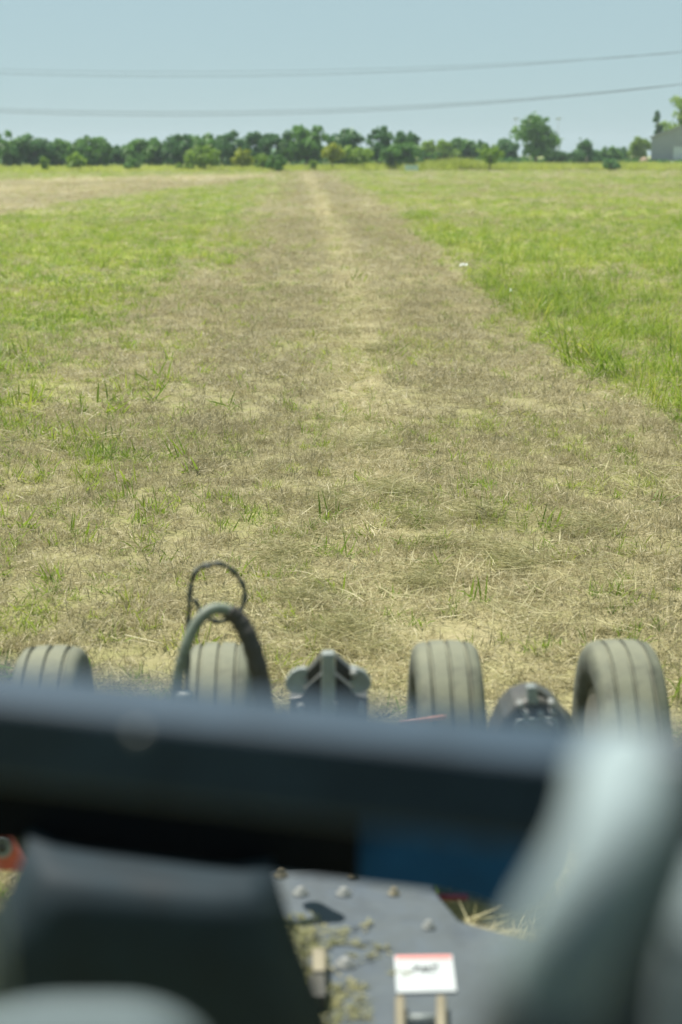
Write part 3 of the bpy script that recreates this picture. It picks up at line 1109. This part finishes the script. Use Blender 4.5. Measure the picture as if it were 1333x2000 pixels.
# rear frame tube on which the wheels and masts sit, hidden behind the crossbar
REAR_Y = 4.15
bm = bmesh.new()
xa, xb = at_y(-30, 1500, REAR_Y).x, at_y(1360, 1500, REAR_Y).x
add_box(bm, ((xa + xb) / 2, REAR_Y, 0.50), (xb - xa, 0.12, 0.12))
put('rear_frame', bm, M_black, mower, bevel=0.01)
bm = bmesh.new()
xf = at_y(640, 1600, REAR_Y).x
add_box(bm, (xf, REAR_Y - 0.36, 0.312), (0.35, 0.6, 0.06))
put('frame_link', bm, M_black, mower, bevel=0.006)


def tyre_profile(wd, rad):
    """half-open profile across the tread with three grooves, then down both sidewalls"""
    hw = wd / 2
    P = [(-hw * 0.80, rad * 0.60), (-hw * 0.97, rad * 0.72), (-hw, rad * 0.84), (-hw * 0.95, rad * 0.925), (-hw * 0.82, rad * 0.972), (-hw * 0.62, rad * 0.988)]
    for gx in (-0.27, 0.0, 0.27):
        c = gx * wd
        g = 0.0045
        rt = rad * (1 - 0.018 * (gx / 0.5) ** 2)
        P += [(c - g - 0.002, rt), (c - g, rt - 0.010), (c + g, rt - 0.010), (c + g + 0.002, rt)]
    P += [(hw * 0.62, rad * 0.988), (hw * 0.82, rad * 0.972), (hw * 0.95, rad * 0.925), (hw, rad * 0.84), (hw * 0.97, rad * 0.72), (hw * 0.80, rad * 0.60)]
    return P


def wheel(px, ptop, wpx, width=0.215, rad=0.345, lab=None):
    # distance so that the tread spans wpx, then the wheel is set on the ground
    dist = at_z(px, ptop + 13, 2 * rad * 0.985).y
    width = wpx / F_PX * dist * 0.95
    x = at_y(px, 1300, dist).x
    root = empty('wheel', (0, 0, 0))
    root.parent = mower
    root.location = Vector((x, dist, rad)) - mower.location
    if lab: root['label'] = lab
    bm = bmesh.new()
    P = tyre_profile(width, rad)
    add_lathe(bm, P + [(width * 0.36, rad * 0.58), (-width * 0.36, rad * 0.58)], (0, 0, 0), 'x', 72, closed=True)
    me = mesh_of(bm, 'tyre')
    t = bpy.data.objects.new('tyre', me); me.materials.append(M_tyre); t.parent = root; COL.objects.link(t)
    for p_ in me.polygons: p_.use_smooth = True
    try:
        me.set_sharp_from_angle(angle=R(38))
    except Exception:
        pass
    bm = bmesh.new()
    add_lathe(bm, [(-width * 0.38, rad * 0.576), (-width * 0.30, rad * 0.52), (-width * 0.12, rad * 0.46), (-width * 0.14, rad * 0.2), (-width * 0.34, rad * 0.17),
                   (-width * 0.34, 0.02), (width * 0.34, 0.02), (width * 0.34, rad * 0.17), (width * 0.14, rad * 0.2), (width * 0.12, rad * 0.46), (width * 0.30, rad * 0.52), (width * 0.38, rad * 0.576)], (0, 0, 0), 'x', 40)
    me = mesh_of(bm, 'rim')
    q = bpy.data.objects.new('rim', me); me.materials.append(M_rim); q.parent = root; COL.objects.link(q)
    # fork arm from the rear frame to the axle, on the side towards the frame's middle
    sg = 1 if x < 0.2 else -1
    bm = bmesh.new()
    xx = x + sg * (width / 2 + 0.035)
    add_tube(bm, [Vector((xx, REAR_Y + 0.05, 0.49)), Vector((xx, (REAR_Y + dist) / 2, 0.44)), Vector((xx, dist, rad))], 0.022, 10)
    add_tube(bm, [Vector((xx + sg * 0.015, dist, rad)), Vector((x, dist, rad)), Vector((x - sg * width * 0.36, dist, rad))], 0.018, 10)
    put('wheel_arm', bm, M_black, mower, True)
    return root


wheel(98, 1262, 140)
wheel(430, 1256, 139)
wheel(872, 1252, 143)
wheel(1216, 1250, 146)

# centre mast: flat bar, spread braces and rounded lugs
MY = 4.35


def mp(px, py, y=MY):
    return at_y(px, py, y)


def plate(name, pts, y, th, mat, parent, bevel=0.004, lean=0.0):
    fr = [at_y(a, b, y) for a, b in pts]
    bm = bmesh.new()
    add_prism(bm, fr, [q + Vector((0, th, 0)) for q in fr])
    return put(name, bm, mat, parent, bevel=bevel)


mast = plate('mast_bar', [(629, 1277), (655, 1277), (657, 1520), (627, 1520)], MY - 0.05, 0.04, M_grey, mower, 0.006)
plate('brace', [(628, 1283), (628, 1312), (598, 1340), (592, 1332), (600, 1326), (597, 1317)], MY, 0.05, M_black, mower, 0.003)
plate('brace', [(656, 1283), (656, 1312), (690, 1340), (697, 1326), (690, 1322), (691, 1313)], MY, 0.05, M_black, mower, 0.003)


def lug(sgn):
    cx_, cy_ = 642, 0
    pts = [(600, 1305), (585, 1306), (570, 1313), (559, 1328), (557, 1338), (563, 1348), (578, 1354), (598, 1353), (592, 1344), (603, 1330), (594, 1328), (601, 1318)]
    if sgn > 0: pts = [(2 * 642 - a, b) for a, b in pts]
    return plate('lug', pts, MY - 0.01, 0.022, M_grey, mower, 0.003)


lug(-1); lug(1)
plate('mast_base', [(598, 1345), (630, 1318), (630, 1500), (572, 1500), (566, 1362), (590, 1358)], MY + 0.03, 0.10, M_black, mower, 0.005)
plate('mast_base', [(686, 1345), (654, 1318), (654, 1500), (714, 1500), (720, 1362), (696, 1358)], MY + 0.03, 0.10, M_black, mower, 0.005)
for px, py in ((692, 1316), (706, 1384), (652, 1382), (588, 1386)):
    c = mp(px, py, MY - 0.02)
    bm = bmesh.new()
    add_lathe(bm, [(-0.014, 0.007), (-0.010, 0.010), (0.05, 0.010)], c, 'y', 12)
    put('bolt', bm, M_bolt, mower, True)
# orange lever
bm = bmesh.new()
add_tube(bm, [at_y(784, 1407, 4.0), at_y(830, 1402, 4.02), at_y(869, 1397, 4.05)], 0.0062, 10)
put('locking_lever', bm, M_orange, mower, True)
# gear housing with tab, bolts and face plate
GY_ = 4.2
bm = bmesh.new()
outl = [(960, 1520), (966, 1445), (985, 1400), (1008, 1377), (1035, 1367), (1062, 1367), (1088, 1380), (1108, 1404), (1120, 1445), (1124, 1520)]
fr = [at_y(a, b, GY_) for a, b in outl]
add_prism(bm, fr, [q + Vector((0, 0.16, 0)) for q in fr])
gh = put('gear_housing', bm, M_black, mower, bevel=0.016, seg=3)
plate('top_tab', [(1030, 1342), (1049, 1342), (1053, 1376), (1032, 1376)], GY_ - 0.012, 0.035, M_grey, mower, 0.005)
plate('side_brace', [(1050, 1346), (1057, 1350), (1086, 1372), (1080, 1376), (1052, 1362)], GY_ + 0.03, 0.03, M_black, mower, 0.003)
bm = bmesh.new()
add_lathe(bm, [(0.0, 0.125), (0.04, 0.12), (0.08, 0.09), (0.1, 0.03)], at_y(1040, 1446, GY_ + 0.165), 'y', 32)
put('dust_cover', bm, M_tan, mower, True)
fp = plate('face_plate', [(1012, 1406), (1088, 1402), (1092, 1480), (1012, 1480)], GY_ - 0.013, 0.012, M_grey, mower, 0.004)
bm = bmesh.new()
add_tube(bm, smooth_path([at_y(1006, 1432, GY_ - 0.02), at_y(1010, 1410, GY_ - 0.02), at_y(1022, 1404, GY_ - 0.02), at_y(1074, 1402, GY_ - 0.02), at_y(1086, 1406, GY_ - 0.02), at_y(1092, 1432, GY_ - 0.02)], 5), 0.005, 8)
put('hose_guard', bm, M_grey, mower, True)
for px, py in ((1017, 1376), (1078, 1374), (1028, 1410), (1068, 1409), (1076, 1413), (1027, 1393), (1056, 1393), (1080, 1390)):
    c = at_y(px, py, GY_ - 0.02)
    bm = bmesh.new()
    add_lathe(bm, [(-0.012, 0.0055), (-0.008, 0.008), (0.022, 0.008)], c, 'y', 10)
    put('bolt', bm, M_bolt, mower, True)

# hydraulic hoses: the near hoop and the twisted loop behind it
hy = 3.95
pth = smooth_path([at_y(335, 1480, hy), at_y(342, 1380, hy), at_y(352, 1305, hy), at_y(375, 1235, hy + .02), at_y(405, 1196, hy + .04), at_y(438, 1190, hy + .06), at_y(468, 1212, hy + .06), at_y(490, 1255, hy + .04), at_y(508, 1320, hy + .02), at_y(520, 1400, hy), at_y(524, 1480, hy)], 8)
bm = bmesh.new()
add_tube(bm, pth, 0.0145, 14)
put('hydraulic_hose', bm, paint('dusty_hose', (0.10, 0.12, 0.10), 0.6, dust=0.8, dustcol=(0.24, 0.28, 0.22), scale=25), mower, True)
bm = bmesh.new()
sl = smooth_path([at_y(447, 1194, hy + .06), at_y(468, 1212, hy + .06), at_y(490, 1255, hy + .04), at_y(508, 1320, hy + .02), at_y(520, 1400, hy), at_y(524, 1480, hy)], 8)
add_tube(bm, sl, lambda t: 0.0205 + 0.005 * t + 0.0012 * math.sin(t * 60), 14)
put('hose_sleeve', bm, paint('sleeve_rubber', (0.03, 0.028, 0.024), 0.7, scale=25), mower, True)
ly = 4.55
bm = bmesh.new()
lp = smooth_path([at_y(365, 1400, ly - .1), at_y(367, 1300, ly - .05), at_y(368, 1225, ly), at_y(372, 1155, ly), at_y(382, 1118, ly + .02), at_y(408, 1102, ly + .03), at_y(440, 1104, ly + .03), at_y(465, 1126, ly + .03), at_y(479, 1155, ly + .02), at_y(474, 1185, ly), at_y(452, 1206, ly - .02), at_y(425, 1214, ly - .05), at_y(398, 1200, ly - .06), at_y(380, 1170, ly - .05)], 8)
add_tube(bm, lp, lambda t: 0.0066 + 0.0016 * math.sin(t * 90), 10)
put('hydraulic_hose', bm, M_hose, mower, True)
bm = bmesh.new()
lp2 = smooth_path([at_y(366, 1215, ly + .02), at_y(371, 1180, ly - .012), at_y(371, 1150, ly + .012), at_y(380, 1118, ly - .012), at_y(392, 1108, ly + .03), at_y(412, 1107, ly + .012)], 8)
add_tube(bm, lp2, lambda t: 0.0052 + 0.001 * math.sin(t * 50), 8)
put('hose_wrap', bm, M_hose, mower, True)
# hose clamp glint
bm = bmesh.new()
add_lathe(bm, [(-0.02, 0.012), (-0.012, 0.022), (0.012, 0.022), (0.02, 0.012)], at_y(362, 1362, hy - 0.03), 'z', 14)
put('hose_fitting', bm, M_grey, mower, True)

# red flange with hole, at the left, and a red bar at the right
fy = 3.55
pts = [(-70, 1700), (-60, 1640), (-20, 1628), (8, 1630), (22, 1640), (34, 1662), (50, 1690), (48, 1702)]
bm = bmesh.new()
fr = [at_y(a, b, fy) for a, b in pts]
add_prism(bm, fr, [q + Vector((0, 0.025, 0)) for q in fr])
put('flange', bm, M_red, mower, bevel=0.004)
bm = bmesh.new()
cc = at_y(4, 1658, fy - 0.006)
add_lathe(bm, [(0.0, 0.013), (0.0, 0.021), (0.006, 0.021), (0.006, 0.013)], cc, 'y', 24, closed=True)
put('flange_eye', bm, M_grey, mower, True)
bm = bmesh.new()
add_lathe(bm, [(0.0, 0.0125), (0.0055, 0.0125)], cc, 'y', 24)
put('flange_pin', bm, M_black, mower, True)
bm = bmesh.new()
a, b = at_y(830, 1752, 4.05), at_y(914, 1753, 4.05)
add_tube(bm, [a, a.lerp(b, .5), b], 0.0085, 12)
put('red_bar', bm, M_darkred, mower, True)

# deck fittings
for px, py, rr in ((588, 1746, .013), (672, 1747, .013), (676, 1885, .016), (838, 1812, .011), (770, 1747, .0095), (550, 1712, .01), (690, 1717, .009)):
    c = at_z(px, py, DECK_Z)
    bm = bmesh.new()
    add_lathe(bm, [(0.001, rr * 1.5), (0.004, rr * 1.5), (0.0045, rr), (0.014, rr * 0.9), (0.018, rr * 0.45)], c, 'z', 14)
    put('bolt', bm, M_bolt if rr > .0105 else M_tan, deck, True)
# decal with red heading and rows of print
q = [at_z(a, b, DECK_Z + 0.003) for a, b in ((770, 1868), (884, 1866), (892, 1937), (775, 1940))]
bm = bmesh.new()
add_prism(bm, [v + Vector((0, 0, 0.002)) for v in q], q)
lab = put('warning_decal', bm, M_white, deck)


def on_label(u, v, h=0.0065):
    top = q[0].lerp(q[1], u); bot = q[3].lerp(q[2], u)
    r_ = top.lerp(bot, v); r_.z = DECK_Z + h
    return r_


bm = bmesh.new()
add_prism(bm, [on_label(0.03, 0.02), on_label(0.97, 0.02), on_label(0.97, 0.13), on_label(0.03, 0.13)], [on_label(0.03, 0.02, .0053), on_label(0.97, 0.02, .0053), on_label(0.97, 0.13, .0053), on_label(0.03, 0.13, .0053)])
put('decal_heading', bm, paint('faded_red_print', (0.55, 0.22, 0.20), 0.5), lab)
ink = paint('ink', (0.05, 0.06, 0.06), 0.6)
bm = bmesh.new()
for u0, u1, v0, v1 in ((0.32, 0.42, 0.30, 0.40), (0.44, 0.60, 0.33, 0.42), (0.62, 0.74, 0.29, 0.37), (0.25, 0.36, 0.42, 0.45), (0.40, 0.70, 0.46, 0.49)):
    add_prism(bm, [on_label(u0, v0), on_label(u1, v0), on_label(u1, v1), on_label(u0, v1)], [on_label(u0, v0, .0053), on_label(u1, v0, .0053), on_label(u1, v1, .0053), on_label(u0, v1, .0053)])
put('decal_print', bm, ink, lab)
# tan latch bracket below the decal
for xx_ in (782, 862):
    bm = bmesh.new()
    a, b = at_z(xx_, 1952, DECK_Z + 0.02), at_z(xx_ + 2, 2090, DECK_Z + 0.02)
    add_tube(bm, [a, a.lerp(b, .5), b], 0.011, 10)
    put('latch_bar', bm, M_tan, deck, True)
bm = bmesh.new()
a, b = at_z(798, 1990, DECK_Z + 0.015), at_z(850, 1990, DECK_Z + 0.015)
add_tube(bm, [a, a.lerp(b, .5), b], 0.009, 10)
put('latch_pin', bm, M_grey, deck, True)
bm = bmesh.new()
a = at_z(624, 1890, DECK_Z + 0.02)
add_box(bm, (a.x, a.y, DECK_Z + 0.022), (0.03, 0.11, 0.04))
put('stop_block', bm, M_tan, deck, bevel=0.006)
bm = bmesh.new()
a = at_z(622, 1940, DECK_Z + 0.02)
add_box(bm, (a.x, a.y, DECK_Z + 0.022), (0.035, 0.10, 0.04))
put('stop_block', bm, M_black, deck, bevel=0.006)
# clippings blown on to the deck
nd = 300
XX = RNG.normal(at_z(585, 1800, DECK_Z).x, 0.075, nd); YY = RNG.uniform(3.1, 3.75, nd)
xl = np.interp(YY, [3.0, 3.8], [at_z(560, 2000, DECK_Z).x, at_z(500, 1720, DECK_Z).x])
XX = xl + np.abs(RNG.normal(0, 0.085, nd))
kp = np.array([True] * nd)
M_fleck = leaf_mat('grass_flecks', [(0.0, (0.10, 0.11, 0.05)), (0.6, (0.20, 0.20, 0.09)), (1.0, (0.32, 0.29, 0.16))], 0.1)
C_fleck = proto_collection('grass_fleck', [blades_mesh('grass_fleck', M_fleck, 10, 0.02, 0.012, 0.04, 0.003, 0.006, (R(80), R(95)), (-0.1, 0.1), 700 + i, 0, 1, lift=0.004) for i in range(4)])
o = scatter('deck_clippings', C_fleck, np.stack([XX, YY, XX * 0 + DECK_Z + 0.001], 1)[kp], np.ones((nd, 3)), RNG.uniform(0, 1, nd), tilt=0.05)
tag(o, 'dry clippings scattered over the mower deck', 'clippings')

# ------------------------------------------------------------------ the tractor the picture is taken from
tractor = empty('tractor', (0.0, 0.3, 0.0))
tag(tractor, 'dark tractor rear seen close up and blurred, with crossbar and grey lever', 'tractor')
# crossbar
yl, yr = 0.97, 0.865
nl = [at_y(-260, 1357, yl + 0.03), at_y(1330, 1530, yr - 0.012)]
zt = (nl[0].z + nl[1].z) / 2
ztop = at_y(0, 1370, yl).z
A = at_y(-300, 1300, 1.0); B = at_y(1420, 1300, 0.835)
A.z = B.z = ztop
dirb = (B - A).normalized()
back = Vector((-dirb.y, dirb.x, 0))
if back.y < 0: back = -back
bm = bmesh.new()
hgt, dep = 0.052, 0.068
prof = [(0, 0), (0, -hgt), (dep, -hgt), (dep, 0)]
add_prism(bm, [A + back * u + Vector((0, 0, v)) for u, v in prof], [B + back * u + Vector((0, 0, v)) for u, v in prof])
beam = put('crossbar', bm, M_beam, tractor, bevel=0.006, seg=3)
bm = bmesh.new()
t_ = 0.37
c = A.lerp(B, t_) + Vector((0, 0, -0.010)) - back * 0.002
add_lathe(bm, [(-0.003, 0.0028), (0.0, 0.004), (0.004, 0.004)], c, 'y', 12)
put('glint_screw', bm, M_bolt, tractor, True)  # added bright screw, imitates a glint that blurs into a disc
M_shield = paint('shield_black', (0.004, 0.005, 0.007), 0.8, scale=12, bump=0.03, spec=0.08)
# blue plate under the bar, its blue imitating a reflection
plate('blue_reflection_plate', [(700, 1470), (1150, 1470), (1090, 1700), (1045, 1760), (1000, 1788), (930, 1757), (862, 1742), (690, 1722)], 2.02, 0.015, M_blue, tractor, 0.003)
# black plate behind the bar's left part
plate('rear_shield', [(-400, 1460), (700, 1460), (700, 1722), (528, 1702), (515, 1760), (66, 1760), (50, 1646), (-400, 1635)], 2.00, 0.015, M_shield, tractor, 0.003)

# unseen cab round the camera, added to shade the crossbar's front
M_cab = paint('cab_plastic', (0.025, 0.027, 0.03), 0.7, scale=10)
bm = bmesh.new(); add_box(bm, (0, -0.62, 2.86), (1.7, 2.5, 0.10)); put('unseen_cab_roof', bm, M_cab, tractor, bevel=0.03)
bm = bmesh.new(); add_box(bm, (0, -0.75, 1.02), (1.5, 2.3, 0.06)); put('unseen_cab_floor', bm, M_cab, tractor, bevel=0.01)
bm = bmesh.new(); add_box(bm, (0, -1.65, 1.62), (1.4, 0.45, 1.10)); put('unseen_dashboard', bm, M_cab, tractor, bevel=0.06)
for sx in (-1, 1):
    for yy in (-1.8, 0.5):
        bm = bmesh.new(); add_box(bm, (sx * 0.78, yy, 1.93), (0.07, 0.08, 1.74)); put('unseen_cab_post', bm, M_cab, tractor, bevel=0.01)
    bm = bmesh.new(); add_box(bm, (sx * 0.80, -0.65, 1.42), (0.06, 2.18, 0.74)); put('unseen_side_panel', bm, M_cab, tractor, bevel=0.02)

# curved rear guard panel, wide at its foot
def guard():
    bm = bmesh.new()
    rows = [(1640, 1.985, 44, 528), (1650, 1.95, 44, 530), (1668, 1.91, 42, 534), (1700, 1.87, 34, 542), (1730, 1.85, 22, 548), (1790, 1.84, -6, 564), (1880, 1.83, -50, 590), (2000, 1.83, -110, 628), (2200, 1.82, -200, 700)]
    g = []
    for py, yy, xl_, xr_ in rows:
        row = []
        for k in range(9):
            t = k / 8
            q = at_y(xl_ + (xr_ - xl_) * t, py + 62 * t * max(0, (2000 - py) / 360), yy)
            edge = abs(2 * t - 1) ** 6
            q.y += 0.05 * edge
            row.append(bm.verts.new(q))
        g.append(row)
    for i in range(len(g) - 1):
        for k in range(8):
            bm.faces.new((g[i][k], g[i][k + 1], g[i + 1][k + 1], g[i + 1][k]))
    o = put('rear_guard', bm, paint('guard_plastic', (0.009, 0.020, 0.028), 0.75, scale=12, bump=0.05, spec=0.3), tractor, True)
    s = o.modifiers.new('solid', 'SOLIDIFY'); s.thickness = 0.02; s.offset = -1
    return o


guard()


M_boot = paint('lever_dark_tone', (0.09, 0.11, 0.115), 0.8, scale=12)
# big grey lever at the right
bm = bmesh.new()
ly_ = 0.56
lpath = smooth_path([at_y(1222, 1455, ly_ + .05), at_y(1222, 1540, ly_ + .03), at_y(1212, 1630, ly_ + .01), at_y(1172, 1730, ly_), at_y(1118, 1830, ly_), at_y(1070, 1940, ly_ + .01), at_y(1040, 2100, ly_ + .03)], 8)
add_tube(bm, lpath, lambda t: 0.0182 * (0.65 + 0.35 * min(1, t * 9)) + 0.004 * t , 20)
put('lever', bm, M_lever, tractor, True)
bm = bmesh.new()
lpath = smooth_path([at_y(1088, 1915, ly_ + .005), at_y(1072, 1950, ly_ + .01), at_y(1050, 2040, ly_ + .02), at_y(1030, 2160, ly_ + .03)], 8)
add_tube(bm, lpath, lambda t: 0.0232 + 0.004 * t + 0.0012 * math.sin(t * 40), 20)
put('lever_dark_sleeve', bm, M_boot, tractor, True)  # added dark sleeve, imitates the lever fading to dark below
bm = bmesh.new()
lpath = smooth_path([at_y(1430, 1690, .62), at_y(1408, 1760, .61), at_y(1385, 1840, .60), at_y(1362, 1930, .60), at_y(1345, 2100, .60)], 6)
add_tube(bm, lpath, 0.0125, 16)
put('lever', bm, M_lever, tractor, True)
plate('console', [(1290, 1480), (1600, 1470), (1600, 2200), (1060, 2200), (1090, 2020), (1180, 1850), (1270, 1650)], 0.72, 0.05, paint('console_plastic', (0.02, 0.03, 0.042), 0.5, scale=12), tractor, 0.008)
# rounded grey armrest at lower left and a grey rail beside it
bm = bmesh.new()
ay = 0.72
pa = smooth_path([at_y(-60, 2050, ay), at_y(60, 2016, ay), at_y(180, 2010, ay), at_y(280, 2016, ay), at_y(350, 2052, ay), at_y(370, 2120, ay)], 8)
add_tube(bm, pa, 0.0105, 16)
put('grab_handle', bm, M_lever, tractor, True)
bm = bmesh.new()
pa = smooth_path([at_y(-60, 1700, .8), at_y(-30, 1790, .8), at_y(-14, 1880, .8), at_y(-8, 2100, .8)], 8)
add_tube(bm, pa, 0.006, 14)
put('side_rail', bm, M_grey, tractor, True)

# ------------------------------------------------------------------ haze
hz = bpy.data.materials.new('haze')
hz.use_nodes = True
ht = hz.node_tree
ht.nodes.remove(ht.nodes['Principled BSDF'])
pv = ht.nodes.new('ShaderNodeVolumePrincipled')
pv.inputs['Color'].default_value = (0.80, 0.90, 1.0, 1)
pv.inputs['Density'].default_value = 0.00028
pv.inputs['Anisotropy'].default_value = 0.2
ht.links.new(pv.outputs[0], ht.nodes['Material Output'].inputs['Volume'])
bm = bmesh.new()
add_box(bm, (0, 640, 7.5), (1860, 1600, 17.0))
tag(put('haze', bm, hz), kind='stuff')
